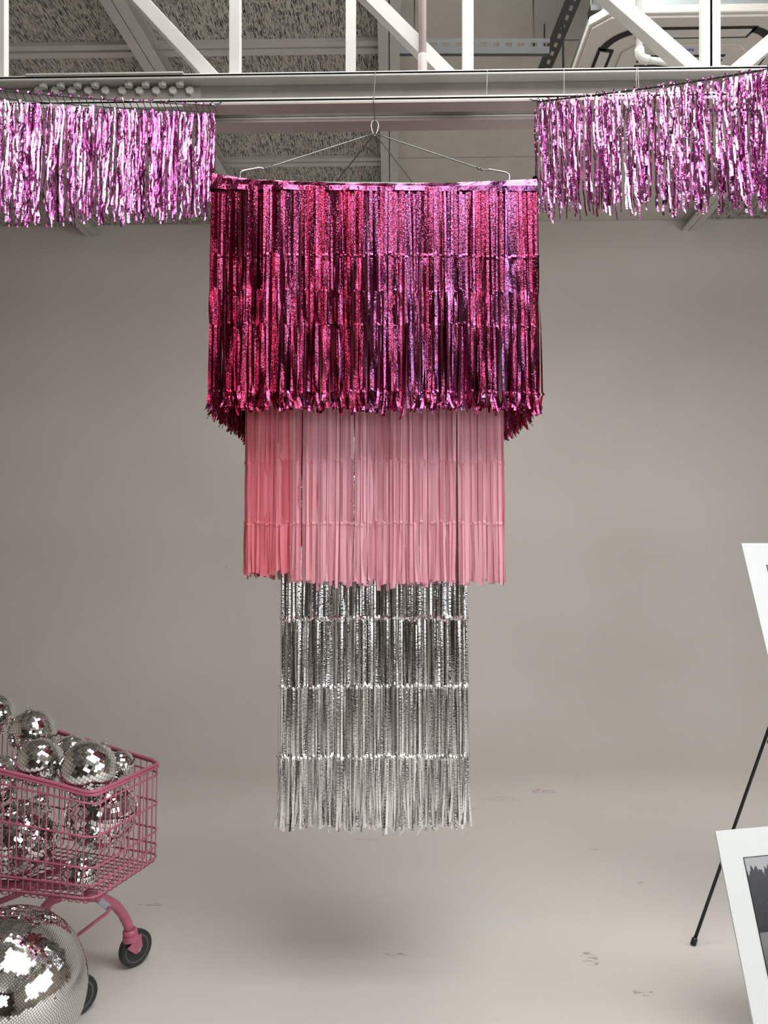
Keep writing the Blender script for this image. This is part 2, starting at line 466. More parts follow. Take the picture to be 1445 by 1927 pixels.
# eye bolts that carry the garlands
for px, py in ((400, 194), (1015, 187)):
    p = tl(at(px, py, YT)); 
    MB().lathe([(.004, 0), (.011, .001), (.013, .006), (.009, .011), (.003, .013)], (p.x, -0.003, zb-.026), (0, -.5, -1), 12).build('hook_screw', M_STEEL, tr, smooth=True)
# thin tie threads round the chord
for px in (1061, 1197, 1200, 917):
    a = at(px, 136, YT); 
    MB().tube([(tl(a).x, -.004, zt), (tl(a).x+R.uniform(-.004, .004), -.004, zb)], .0006, 5).build('tie_thread', M_PVC, tr)

# fluorescent tube fitting seen in the gap, above the truss
lt = thing('tube_light_fitting', at(660, 199, 3.05), 'pale unlit fluorescent tube batten fixed behind the truss beam', 'light fitting')
ln_ = (at(882, 195, 3.05)-at(440, 195, 3.05)).length
MB().span((-ln_/2, -.04, 0), (ln_/2, .04, .05)).build('housing', M_ACMETAL, lt, bevel=.004)
MB().tube([(-ln_/2+.03, 0, -.016), (ln_/2-.03, 0, -.016)], .013, 12).build('tube', M_PVC, lt, smooth=True)
for s in (-1, 1):
    MB().span((s*(ln_/2-.03)-.012, -.02, -.034), (s*(ln_/2-.03)+.012, .02, 0)).build('lamp_holder', M_WHITE, lt)
MB().span((-.02, -.02, .05), (.02, .02, ZC-lt.location.z-.0)).build('drop_rod', M_WHITE, lt)

# conduit standing on the beam
pc = at(795, 132, YT+.035); cd = thing('conduit_pipe', pc, 'grey-pink vertical conduit pipe standing on the truss beam above the carabiner', 'pipe')
zt_w = zt+3.0; cd.location.z = zt_w+.002; cd.location.y = YT+.035
MB().tube([(0, 0, .06), (.006, 0, ZC-zt_w-.03)], .0135, 16).build('pipe', M_PINKPIPE, cd, smooth=True)
MB().lathe([(.0155, .004), (.0165, .01), (.0165, .07), (.0155, .078)], (0, 0, 0), (0, 0, 1), 18).build('coupling', M_PINKPIPE, cd, smooth=.6)
MB().lathe([(.0185, -.001), (.0185, .006)], (0, 0, 0), (0, 0, 1), 12).build('end_ring', M_STEEL, cd)

# white plastic drain pipe with elbow
YP = 2.84
dp = thing('drain_pipe', at(1204, 100, YP), 'white plastic drain pipe with elbow beside the ceiling air conditioner', 'pipe')
o0 = Vector(dp.location)
pa = at(1204, -80, YP)-o0; pb = at(1203, 92, YP)-o0
pe = [at(1203, 92, YP)-o0, at(1204, 103, YP)-o0, at(1208, 110, YP)-o0, at(1220, 114, YP)-o0]
pa.z = 4.3-o0.z; pa.x = pb.x
MB().tube([pa, pb], .0125, 16).build('upright', M_PVC, dp, smooth=True)
MB().tube(pe, .0175, 16).build('elbow', M_PVC, dp, smooth=.7)
MB().tube([at(1218, 113, YP)-o0, at(1330, 127, YP)-o0, at(1460, 140, YP)-o0], .0125, 16).build('branch', M_PVC, dp, smooth=True)

# slotted galvanised struts
def slotted(name, a, b, label, face):
    a = Vector(a); b = Vector(b); t = thing(name, a, label, 'strut', group=None)
    d = b-a; L = d.length; m = MB()
    z = d.normalized(); n = Vector(face).normalized(); y = z.cross(n).normalized()
    Rm = Matrix((z, y, n)).transposed()
    def bx(u0, u1, v0, v1, w0, w1):
        m.box(Rm @ Vector(((u0+u1)/2, (v0+v1)/2, (w0+w1)/2)), (u1-u0, v1-v0, w1-w0), Rm)
    H = 0.066
    bx(0, L, -H/2, -H*.22, 0, .003); bx(0, L, H*.02, H/2, 0, .003)
    k = 0.0
    while k < L:
        bx(k, min(L, k+.028), -H*.22, H*.02, 0, .003); k += .062
    m.build('slotted_web', M_GALV, t)
    m2 = MB(); m2.box(Rm @ Vector((L/2, H/2, -.02)), (L, .003, .04), Rm); m2.box(Rm @ Vector((L/2, -H/2, -.02)), (L, .003, .04), Rm)
    m2.build('flange', M_GALV, t)
    for u in (L*.1, L*.9):
        p = Rm @ Vector((u, 0, -.02)); MB().tube([p, (p.x, p.y, ZC-a.z)], .004, 6).build('hanger_rod', M_GALV, t)
    return t
slotted('slotted_strut', at(752, 87, 3.72), at(1034, 87, 3.72), 'dark galvanised slotted strut hung level across the plain ceiling bay', (0, -1, -.35))
slotted('slotted_strut', at(1086, -20, 3.52), at(1016, 150, 4.14), 'dark galvanised slotted strut running back along the side of the air conditioner', (-.5, 0, -1))

# ------------------------------------------------------------------ ceiling cassette air conditioner
pn = at(1285, 30, 3.25); pf = at(1003, 262, 4.19)
zac = pn.z
ac = thing('air_conditioner', (1.31, 3.72, zac), 'white square ceiling cassette air conditioner with curved slots, partly hidden by the truss', 'air conditioner')
h = 0.475; c = 0.07
octo = [(-h+c, -h), (h-c, -h), (h, -h+c), (h, h-c), (h-c, h), (-h+c, h), (-h, h-c), (-h, -h+c)]
MB().prism(octo, 0.012, 0.05).build('panel', M_AC, ac, bevel=.006)
inn = [(x*.97, y*.97) for x, y in octo]
MB().prism(inn, 0.0, 0.013).build('panel_rim', M_AC, ac, bevel=.004)
MB().span((-.40, -.40, .05), (.40, .40, .29)).build('casing', M_ACMETAL, ac, bevel=.004)
for s in (-1, 1):
    for q in (-1, 1):
        MB().tube([(s*.44, q*.3, .16), (s*.44, q*.3, ZC-zac-.0)], .006, 8).build('hanger_rod', M_GALV, ac)
        MB().span((s*.40-.05, q*.3-.03, .13), (s*.40+.05, q*.3+.03, .165)).build('hanger_bracket', M_BLACK, ac, bevel=.004)
# outlet slots: four straight with louvre blades, four curved corners
for k in range(4):
    rm = Matrix.Rotation(k*PI/2, 4, 'Z')
    sl = MB().prism([(-.27, -.40), (.27, -.40), (.25, -.325), (-.25, -.325)], -.003, .002).build('outlet_slot', M_DARK, ac)
    sl.matrix_local = rm
    lv = MB().prism([(-.245, -.387), (.245, -.387), (.235, -.343), (-.235, -.343)], -.010, -.004).build('louvre_blade', M_AC, ac)
    lv.matrix_local = rm
    arc = []
    for i in range(9):
        a = PI+PI/2*(.12+.76*i/8); arc.append((.18*math.cos(a)-.22, .18*math.sin(a)-.22))
    for i in reversed(range(9)):
        a = PI+PI/2*(.12+.76*i/8); arc.append((.145*math.cos(a)-.22, .145*math.sin(a)-.22))
    cs = MB().prism(arc, -.003, .002).build('corner_slot', M_DARK, ac); cs.matrix_local = rm
g = .285
gp = [(-g+.05, -g), (g-.05, -g), (g, -g+.05), (g, g-.05), (g-.05, g), (-g+.05, g), (-g, g-.05), (-g, -g+.05)]
gr = MB().prism(gp, -.008, .001).build('intake_grille', M_AC, ac, bevel=.003)
for s in (-1, 1):
    for i in range(13):
        y = -.21+i*.035
        MB().span((s*.02 if s > 0 else -.20, y-.008, -.0095), (.20 if s > 0 else -.02, y+.008, -.0075)).build('grille_slot', M_DARK, gr)
lab = MB().span((-.02, -.268, -.0095), (.045, -.244, -.0078)).build('maker_plate', principled('pale_plate', (.42, .45, .6), .4), ac)
for i in range(4):
    MB().span((-.012+i*.014, -.262+(i % 2)*.003, -.0102), (-.003+i*.014, -.251+(i % 2)*.003, -.0094)).build('plate_mark', principled('blue_print', (.06, .07, .3), .5), lab)
MB().tube([(.18, -.2, .2), (.2, -.42, .24), (.21, -.7, .26), (.21, -.9, .3)], .03, 12).build('insulated_pipe', M_BLACK, ac, smooth=True)

# ------------------------------------------------------------------ ribbons
def strip_path(x, y, zt_, zb_, seg, sway, creases, bow, yaw0, yawamp, rnd, flare=0.0, out=(0, -1), kink=.004, kw=()):
    """centre line of one hanging strip: bowed between its fold creases, with a small kink at each crease"""
    ph = rnd.uniform(0, 6.28); ph2 = rnd.uniform(0, 6.28); fr = rnd.uniform(4, 9)
    edges = [zt_]+list(creases)+[zb_]
    bows = [rnd.uniform(-1, 1) for _ in edges]
    kinks = [(kw[i] if i < len(kw) else 1)*kink*rnd.choice((0, .3, 1, 1, 1.3))*rnd.uniform(.5, 1.2) for i in range(len(edges))]
    kyaw = [rnd.gauss(0, .12) for _ in edges]
    L = zt_-zb_
    dx = rnd.gauss(0, sway); dy = rnd.gauss(0, sway*.8)
    fl = rnd.uniform(-1, 1)*flare; fly = rnd.uniform(-.4, 1)*flare
    pts = []; yaws = []
    for i in range(len(edges)-1):
        a, b = edges[i], edges[i+1]; n = max(4, int((a-b)/seg)); last = i == len(edges)-2
        zs = [(a-.007*(i > 0))+((b+.007*(not last))-(a-.007*(i > 0)))*k/n for k in range(n+1)]
        zz = ([(a, kinks[i])] if i else [])+[(z, 0) for z in zs]
        for z, kk in zz:
            u = (zt_-z)/L; w_ = (a-z)/max(1e-4, a-b)
            q = math.sin(PI*min(1, max(0, w_)))*bow*bows[i]*(.3+u)+kk+dy*u
            px = x+dx*u+math.sin(ph+fr*u)*sway*.25*u+out[0]*q; py = y+out[1]*q
            if last: px += fl*w_*w_; py += out[1]*fly*w_*w_; px += out[0]*fly*w_*w_
            pts.append((px, py, z)); yaws.append(yaw0+math.sin(ph2+fr*.7*u)*yawamp*(.12+u)+kyaw[i]*u*2)
    return pts, yaws

# ------------------------------------------------------------------ chandelier of foil curtains
pcn = at(705, 240, 2.66)
ch = thing('foil_chandelier', (pcn.x, 2.66, 0), 'three-tier hanging fringe chandelier of magenta, pink and silver foil strips', 'chandelier', math.radians(2.2))
CW = Vector(ch.location); CI = Matrix.Rotation(-math.radians(2.2), 3, 'Z')
def cl_(p): return CI @ (Vector(p)-CW)
ztop = at(705, 352, 2.30).z; zb1 = at(705, 770, 2.30).z; zb2 = at(705, 1097, 2.42).z; zb3 = at(705, 1556, 2.53).z
tiers = [
    dict(nm='magenta', hx=.497, hy=.36, zt=ztop, zb=zb1, mat=M_HOLO, w=(.006, .010), cr=[at(705, q, 2.3).z for q in (481, 548, 612, 738)], bow=.008, sway=.006, layers=3, dens=120, flare=.014),
    dict(nm='pink', hx=.405, hy=.24, zt=ztop-.01, zb=zb2, mat=M_FILM, w=(.007, .012), cr=[at(705, q, 2.42).z for q in (560, 715, 868, 985)], bow=.006, sway=.004, layers=2, dens=96, flare=.004),
    dict(nm='silver', hx=.302, hy=.13, zt=ztop-.02, zb=zb3, mat=M_SILVER, w=(.004, .007), cr=[at(705, q, 2.53).z for q in (500, 640, 770, 900, 1030, 1163, 1291, 1424)], bow=.006, sway=.004, layers=3, dens=104, flare=.012)]
# square tube frame with three nested rectangles
fr = MB(); zf = ztop+.025
for T in tiers:
    hx, hy = T['hx']-.012, T['hy']-.012
    for (a, b) in (((-hx, -hy), (hx, -hy)), ((hx, -hy), (hx, hy)), ((hx, hy), (-hx, hy)), ((-hx, hy), (-hx, -hy))):
        fr.tube([(a[0], a[1], zf-.01), (b[0], b[1], zf-.01)], .006, 8)
for x in (-.3, 0, .3): fr.tube([(x, -.348, zf-.01), (x, .348, zf-.01)], .005, 8)
fr.build('frame', M_WIRE, ch)
rnd = random.Random(11)
labels = {'magenta': 'holographic magenta foil curtain with square shoulders', 'pink': 'satin pink film curtain, coral at its left end', 'silver': 'mirror silver foil curtain, longest tier'}
for ti, T in enumerate(tiers):
    hx, hy = T['hx'], T['hy']
    # header band round the frame, wavy, with folds
    hd = MB(); per = [(-hx, -hy, hx, -hy), (hx, -hy, hx, hy), (hx, hy, -hx, hy), (-hx, hy, -hx, -hy)]
    for side_i, (xa, ya, xb, yb) in enumerate(per):
        N = 64; i0 = len(hd.v); nx, ny = (yb-ya), -(xb-xa); ll = math.hypot(nx, ny); nx /= ll; ny /= ll
        ang = math.atan2(yb-ya, xb-xa)
        for k in range(N+1):
            u = k/N; sag = .018*math.sin(PI*u) if ti == 0 else 0
            ofs = .003*math.sin(u*34+ti)+.002*math.sin(u*91)
            up = .030 - sag + (.010*max(0, 1-u*9) if ti == 0 else 0)
            x = xa+(xb-xa)*u; y = ya+(yb-ya)*u
            ex_ = .006*min(1, max(0, (u-.70)/.12)) if ti == 0 and side_i == 0 else 0; tn = .35+.5*u+rnd.uniform(-.05, .05)
            for (zz, o_) in ((T['zt']-.012, .004+ofs), (T['zt']+.004, .002+ofs*.5+ex_), (T['zt']+up*.7, .006-ofs), (T['zt']+up, -.001), (T['zt']+up*.92, -.012)):
                hd.v.append((x+nx*o_, y+ny*o_, zz)); hd.uv.append((x+y+.003*zz, zz)); hd.tint.append(tn)
        for k in range(N):
            for q in range(4):
                a = i0+k*5+q; hd.f.append((a, a+5, a+6, a+1))
    cur = hd.build('foil_curtain', T['mat'], ch, label=labels[T['nm']])
    fringe = MB()
    nfront = T['dens']
    for side in range(4):
        xa, ya, xb, yb = per[side]
        ln = math.hypot(xb-xa, yb-ya); dx, dy = (xb-xa)/ln, (yb-ya)/ln; nx, ny = dy, -dx
        ang = math.atan2(dy, dx)
        N = int(nfront*ln/(2*hx))
        layers = T['layers'] if side in (0, 1, 3) else 2
        # groups: neighbouring strips hang from one fold and share its angle
        for lay in range(layers):
            gy = 0; left = 0; gt = 0
            for k in range(N):
                if left <= 0:
                    left = rnd.randint(2, 7); gy = rnd.gauss(0, (.15, .2, .17)[ti]); gt = rnd.random()
                left -= 1
                if rnd.random() < ((.10, .06, .05) if lay == 0 else (.12, .10, .25))[ti]: continue
                u = (k+.5+rnd.uniform(-.3, .3))/N
                # strips bunch and leave gaps
                x = xa+(xb-xa)*u; y = ya+(yb-ya)*u
                o_ = .003-.007*lay+rnd.uniform(-.002, .002)
                x += nx*o_; y += ny*o_
                w_ = rnd.uniform(*T['w'])*(1.0 if lay == 0 else 1.15)
                zb_ = T['zb']+rnd.gauss(0, .006)-(.014 if rnd.random() < .06 else 0)+.004*math.sin(u*9)
                if ti == 0: tint = min(1, max(0, -.02+.40*u*(1 if side == 0 else .5)+gt*.55+rnd.gauss(0, .12)))
                elif ti == 1:
                    tint = rnd.uniform(.5, 1)
                    if side == 0 and u < .17 or side == 3: tint = rnd.uniform(0, .28); zb_ += .028
                    elif side == 0 and u < .3 and rnd.random() < .3: tint = rnd.uniform(.1, .3)
                else: tint = rnd.random()
                yaw = ang+gy+rnd.gauss(0, (.06, .10, .15)[ti])
                zs = T['zt']
                cr = [c_+rnd.gauss(0, .003)-.006*abs(u-.5) for c_ in T['cr']]
                pts, yaws = strip_path(x, y, zs, zb_, .018, T['sway'], cr, T['bow']*(1 if side in (0, 2) else .4), yaw, (.65, .22, .30)[ti], rnd, T['flare'], (nx, ny), (.0035, .003, .005)[ti], (0, .9, .15, .3, .9) if ti == 0 else ())
                if side == 0 and lay == 0:
                    s_ = MB(); p0 = Vector(pts[0])
                    s_.ribbon([tuple(Vector(p)-p0) for p in pts], w_, tint, yaws, rnd.uniform(0, 40), rnd.uniform(0, 40))
                    o = s_.build('foil_strip', T['mat'], cur); o.location = p0
                else:
                    fringe.ribbon(pts, w_, tint, yaws, rnd.uniform(0, 40), rnd.uniform(0, 40))
    if ti == 2:      # two loose ends at the hem
        for xx in (.155, .10):
            fringe.ribbon([(xx, -hy, zb3+.02), (xx-.002, -hy, zb3), (xx-.02, -hy, zb3-.03)], .005, .2, [0, .2, .4], 1, 1)
    fringe.build('foil_fringe', T['mat'], cur, kind='stuff')
# carabiner, wires, clips
za = at(705, 252, 2.66).z; zk = at(705, 230, 2.66).z
def carab(c, s, ax, nm='carabiner', par=None, lab=None):
    m = MB(); pts = []
    for k in range(25):
        a = 2*PI*k/24
        xx = math.sin(a)*s*(.22+.10*math.cos(a)); zz = math.cos(a)*s*.5
        pts.append(Vector(c)+Vector(ax)*xx+Vector((0, 0, zz)))
    m.tube(pts, .0023, 8, cap=False)
    return m.build(nm, M_STEEL, par, smooth=True, label=lab)
carab((0, 0, (za+zk)/2), zk-za+.012, (1, 0, 0), par=ch, lab='steel snap hook at the top')
yt0, yt1 = YT-2.66, YT+.185-2.66
MB().tube([(0, 0, zk), (-.004, yt0-.004, zb+3-.02), (.002, yt0-.004, zt+3), (.002, yt0+.03, zt+3.004), (.002, yt1, zt+3.004), (.002, yt1+.004, zb+3-.02), (0, .002, zk)], .0017, 6).build('suspension_wire', M_WIRE, ch)
apex = Vector((0, 0, za+.002))
for (sx, sy) in ((-1, -1), (1, -1), (-1, 1), (1, 1)):
    e = Vector((sx*.405, sy*(.353), ztop+.036))
    d = (e-apex).normalized(); k = apex+(e-apex)*.80; kk = apex+(e-apex)*.86
    MB().tube([apex, k], .0022, 6).build('sling_wire', M_WIRE, ch)
    m = MB()
    for j in range(4): m.tube([k+d*(j*.008)+Vector((0, -.002, .003*(-1)**j)), k+d*(j*.008+.006)+Vector((0, .002, -.003*(-1)**j))], .0028, 6)
    m.build('crimp', M_WIRE, ch)
    hook = [kk-Vector((0, 0, .0)), kk+Vector((sx*.012, 0, .004)), e+Vector((-sx*.002, 0, .016)), e+Vector((sx*.008, 0, .010)), e+Vector((sx*.009, 0, -.008)), e+Vector((0, 0, -.016)), e+Vector((-sx*.006, 0, -.012))]
    MB().tube(hook, .0026, 8).build('snap_hook', M_STEEL, ch, smooth=True)

# ------------------------------------------------------------------ tinsel garlands
def garland(name, pA, pB, drop, label, net, seed):
    rr = random.Random(seed); pA = Vector(pA); pB = Vector(pB)
    t = thing(name, pA, label, 'garland', group=None); d = pB-pA; L = d.length
    ang = math.atan2(d.y, d.x)
    def P(u): return d*u+Vector((0, 0, -.012*math.sin(PI*u)*L))
    cpts = [P(i/60) for i in range(61)]
    if net:
        m = MB(); m.tube(cpts, .0018, 5); m.tube([p+Vector((0, 0, -.024)) for p in cpts], .0016, 5); m.tube([p+Vector((0, 0, -.042)) for p in cpts], .0011, 5)
        k = 0
        while k < L:
            p = P(k/L); m.tube([p, p+d.normalized()*-.012+Vector((0, 0, -.024))], .0014, 5); m.tube([p+d.normalized()*-.012+Vector((0, 0, -.024)), p+d.normalized()*-.016+Vector((0, 0, -.042))], .001, 4); k += .024
        m.build('net_band', M_CORD, t)
    else:
        m = MB()
        for ph in (0, PI):
            m.tube([p+Vector((0, .0022*math.sin(i*2.4+ph), .0022*math.cos(i*2.4+ph))) for i, p in enumerate(P(q/240) for q in range(241))], .0019, 5)
        m.build('cord', M_CORD, t)
    m = MB(); m.tube([P(0)+Vector((0, 0, .004)), P(0)-d.normalized()*.02+Vector((0, 0, .006)), P(0)-d.normalized()*.03+Vector((0, 0, .014))], .0017, 6); m.build('cord_end', M_CORD, t)
    s = 0.012
    while s < L:
        wdt = rr.uniform(.03, .046); b = MB(); c0 = P(s/L)
        for q in range(rr.randint(9, 13)):
            xo = rr.uniform(-wdt/2, wdt/2); yo = rr.gauss(0, .008)
            base = Vector((math.cos(ang)*xo-math.sin(ang)*yo, math.sin(ang)*xo+math.cos(ang)*yo, (-.026 if net else -.004)-rr.random()*.012+d.z/L*xo))
            Ls = (drop-.024*net)*rr.uniform(.84, 1.05); n = 34
            pts = []; yaws = []; y_ = ang+rr.gauss(0, .5); xx = base.x; yy = base.y; z_ = base.z
            px_, py_ = xx*.35, yy*.35; tg = y_; sl = 0; yb0 = yy; st_ = Ls/n
            for k in range(n+1):
                u = k/n; g_ = min(1, u*6+.5)
                pts.append((px_+(xx-px_)*g_+rr.gauss(0, .0005), py_+(yy-py_)*g_+rr.gauss(0, .0003), z_-Ls*u))
                xx += rr.gauss(0, .0006)+.0012*(u > .9)*rr.uniform(-1, 2); yy += sl*st_
                if rr.random() < .2: sl = rr.gauss(0, .13)-(yy-yb0)*9
                if rr.random() < .16: tg = ang+rr.gauss(0, .5)
                y_ += (tg-y_)*.5; yaws.append(y_+rr.gauss(0, .04))
            b.ribbon(pts, rr.uniform(.0038, .0068), rr.random(), yaws, rr.uniform(0, 40), rr.uniform(0, 40))
        for q in range(5):     # cut ends above the knot
            a0 = rr.uniform(-1, 1); b.ribbon([(0, 0, -.004), (a0*.006, -.004, .004), (a0*.014, -.006, .003+rr.uniform(-.006, .006))], .004, rr.random(), [ang+rr.gauss(0, .5)]*3, rr.uniform(0, 9), 0)
        o = b.build('tassel', M_LILAC, t); o.location = c0
        s += wdt*rr.uniform(.78, 1.0)
    return t
garland('tinsel_garland', at(402, 198, 2.60), at(-160, 152, 2.02), .385, 'left-hand lilac tinsel fringe garland strung on black net band', True, 3)
garland('tinsel_garland', at(1012, 191, 2.60), at(1620, 98, 2.0), .385, 'right-hand lilac tinsel fringe garland strung on twisted black cord', False, 5)

# ------------------------------------------------------------------ shopping trolley
CA = Vector((-.911, 2.607, 0)); CR = math.atan2(-.266, .964)
cart = thing('shopping_cart', CA, 'pink wire shopping cart heaped with mirror balls', 'shopping cart', CR)
CRI = Matrix.Rotation(-CR, 3, 'Z')
def cc(p): return CRI @ (Vector(p)-CA)
LB = .86; ZR, SR, ZF, SF = .70, .15, .352, 0.0
def hw(t, z=None): return .184+.076*t
def rim_z(t): return ZR+SR*t
def ring(frac, r, nm, drop=0.0, inset=0.0, seg=8, back=True):
    """wire running right round the basket at a fraction of its height"""
    def Z(t): return rim_z(t)+(ZF+.024-rim_z(t))*frac
    c = .03; pts = []
    def add(x, y): pts.append((x, y, Z(-x)))
    sh = inset
    add(-LB, hw(LB)-sh)
    for k in range(1, 9): t = LB-(LB-c)*k/8; add(-t, hw(t)-sh)
    for k in range(1, 5):
        a = k/4*PI/2; add(-c+c*math.sin(a)-sh*(k/4), hw(0)-c+c*math.cos(a)-sh)
    for k in range(0, 5):
        a = k/4*PI/2; add(-c+c*math.cos(a)-sh*(1-k/4), -hw(0)+c-c*math.sin(a)+sh)
    for k in range(0, 9): t = c+(LB-c)*k/8; add(-t, -hw(t)+sh)
    pts.append((-LB, hw(LB)-sh, Z(LB)))
    return MB().tube(pts, r, seg, cap=False).build(nm, M_CART, bask, smooth=True)
bask = MB()
rimp = []
c = .035
for k in range(0, 9): t = LB-(LB-c)*k/8; rimp.append((-t, hw(t), rim_z(t)))
for k in range(1, 6): a = k/5*PI/2; rimp.append((-c+c*math.sin(a), hw(0)-c+c*math.cos(a), ZR))
for k in range(1, 6): a = k/5*PI/2; rimp.append((-c+c*math.cos(a), -hw(0)+c-c*math.sin(a), ZR))
for k in range(1, 9): t = c+(LB-c)*k/8; rimp.append((-t, -hw(t), rim_z(t)))
rimp.append(rimp[0])
bask.tube(rimp, .0058, 10, cap=False)
bask.tube([(x*1.0+.004*(x > -.1), y*1.018, z-.009) for x, y, z in rimp], .0042, 8, cap=False)
bask = bask.build('basket', M_CART, cart, smooth=True)
for fr_, r_ in ((.115, .0034), (.43, .0036), (.72, .0036), (.885, .0034), (1.0, .0036)):
    ring(fr_, r_, 'basket_rail')
# upright wires, bent under as floor wires
def wire(pts, r=.0021): return MB().tube(pts, r, 6).build('basket_wire', M_CART, bask, smooth=True)
ns = int(LB/.0265)
for k in range(1, ns):
    t = k*.0265+.008
    for s in (-1, 1):
        wire([(-t, s*hw(t), rim_z(t)), (-t, s*hw(t), ZF+.03), (-t, s*(hw(t)-.006), ZF+.008), (-t, s*(hw(t)-.02), ZF), (-t, 0, ZF)])
nf = 13
for k in range(nf):
    y = -.156+.312*k/(nf-1)
    wire([(0.002, y, ZR), (0.0, y, ZF+.03), (-.006, y, ZF+.01), (-.02, y, ZF+.003), (-LB, y*1.3, ZF+.003)])
for k in range(14):
    z0 = rim_z(LB); y = -.22+.44*k/13
    wire([(-LB, y, z0), (-LB, y, ZF)])
# handle
MB().tube([(-LB+.02, -.245, .80), (-LB-.06, -.245, .99), (-LB-.10, -.235, 1.0), (-LB-.10, .235, 1.0), (-LB-.06, .245, .99), (-LB+.02, .245, .80)], .012, 10).build('handle', M_CART, cart, smooth=True)
# chassis
chs = MB()
wy = .152
for s in (-1, 1):
    chs.tube([(-.04-.13, s*.05, ZF-.012), (-LB-.02, s*.2, ZF-.012), (-LB-.05, s*.2, .80)], .0125, 10)
    chs.tube([(-.30, s*.09, ZF-.016), (-LB+.05, s*.21, .12)], .010, 8)
chs.tube([(-LB+.05, -.21, .13), (-LB+.05, .21, .13)], .010, 8)
chs.build('chassis', M_CART, cart, smooth=True)
def loc(px, py, Y): return cc(at(px, py, Y))
legp = [loc(160, 1682, 2.60), loc(180, 1687, 2.62), loc(199, 1693, 2.65), loc(217, 1703, 2.685), loc(231, 1720, 2.715), loc(240, 1738, 2.735), loc(245, 1756, 2.74)]
F1 = cc(on_floor(254, 1817)); F2 = Vector((F1.x, F1.y-.304, 0))
def caster(Fp, legpts, nw, mirror):
    MB().tube(legpts, .0165, 14).build('front_leg', M_CART, cart, smooth=True)
    top = legpts[-1]; n = Vector(nw).normalized()
    cs = MB()
    dr = (legpts[-1]-legpts[-2]).normalized(); dr = (dr+Vector((0, 0, -1.5))).normalized()
    cs.lathe([(.022, -.014), (.0255, -.009), (.0255, 0), (.022, .003), (.022, .006), (.027, .009), (.027, .022), (.021, .026)], top, dr, 20)
    cst = cs.build('caster', M_CART, cart, smooth=.6)
    ctr = Vector((Fp.x, Fp.y, .0615)); b = top+dr*.022
    fk = MB()
    hd = n.cross(Vector((0, 0, 1))).normalized()
    for s in (-1, 1):
        o_ = n*(s*.019)
        A = b+o_+hd*.021; B = b+o_-hd*.021; Cc = ctr+o_
        q = (b-ctr).normalized(); side = n.cross(q).normalized()
        poly = [b+o_+side*.032, b+o_-side*.032, ctr+o_-side*.016-q*.004, ctr+o_-q*.013, ctr+o_+side*.016-q*.004]
        i0 = len(fk.v)
        for th in (0, .003*s):
            for p in poly: fk.v.append(tuple(p+n*th))
        m_ = len(poly)
        for j in range(m_): fk.f.append((i0+j, i0+(j+1) % m_, i0+m_+(j+1) % m_, i0+m_+j))
        fk.f.append(tuple(i0+j for j in range(m_))); fk.f.append(tuple(i0+m_+j for j in reversed(range(m_))))
    fk.lathe([(.0275, -.004), (.0275, .002)], b, dr, 18)
    fk.build('fork', M_CART, cst)
    MB().lathe([(.047, -.011), (.056, -.0135), (.0605, -.010), (.0615, 0), (.0605, .010), (.056, .0135), (.047, .011)], ctr, n, 40).build('tyre', M_TYRE, cst, smooth=.8)
    MB().lathe([(.008, -.014), (.014, -.014), (.018, -.008), (.038, -.006), (.042, -.011), (.047, -.0112), (.0475, 0), (.047, .0112), (.042, .011), (.038, .006), (.018, .008), (.014, .014), (.008, .014)], ctr, n, 32).build('hub', M_HUB, cst, smooth=.5)
    MB().lathe([(.006, -.024), (.006, .024)], ctr, n, 10).build('axle', M_STEEL, cst)
nw1 = CRI @ Vector((.80, -.60, 0))
caster(F1, legp, nw1, 1)
legp2 = [loc(112, 1688, 2.60), loc(97, 1694, 2.58), loc(86, 1706, 2.55), loc(84, 1735, 2.52), loc(94, 1775, 2.48), loc(112, 1815, 2.45), loc(122, 1846, 2.44)]
caster(F2, legp2, CRI @ Vector((.72, -.70, 0)), -1)
for s in (-1, 1):
    ctr = Vector((-LB+.05, s*.21, .0615))
    MB().lathe([(.047, -.011), (.0605, -.010), (.0615, 0), (.0605, .010), (.047, .011), (.01, .012)], ctr, (0, 1, 0), 32).build('rear_wheel', M_TYRE, cart, smooth=.8)
    MB().span((ctr.x-.015, ctr.y-.02, .06), (ctr.x+.015, ctr.y-.016, .16)).span((ctr.x-.015, ctr.y+.016, .06), (ctr.x+.015, ctr.y+.02, .16)).build('rear_fork', M_CART, cart)
# brace rod and bare steel bracket under the leg
MB().tube([loc(203, 1703, 2.64), loc(206, 1713, 2.63), loc(203, 1717, 2.62), loc(150, 1757, 2.60), loc(100, 1795, 2.58)], .0058, 8).build('brace_rod', M_CART, cart, smooth=True)
mb = MB(); mb.bar(loc(187, 1694, 2.62), loc(204, 1708, 2.64), .012, .022); mb.build('bracket', M_ACMETAL, cart, bevel=.002, label='bare grey steel bracket')

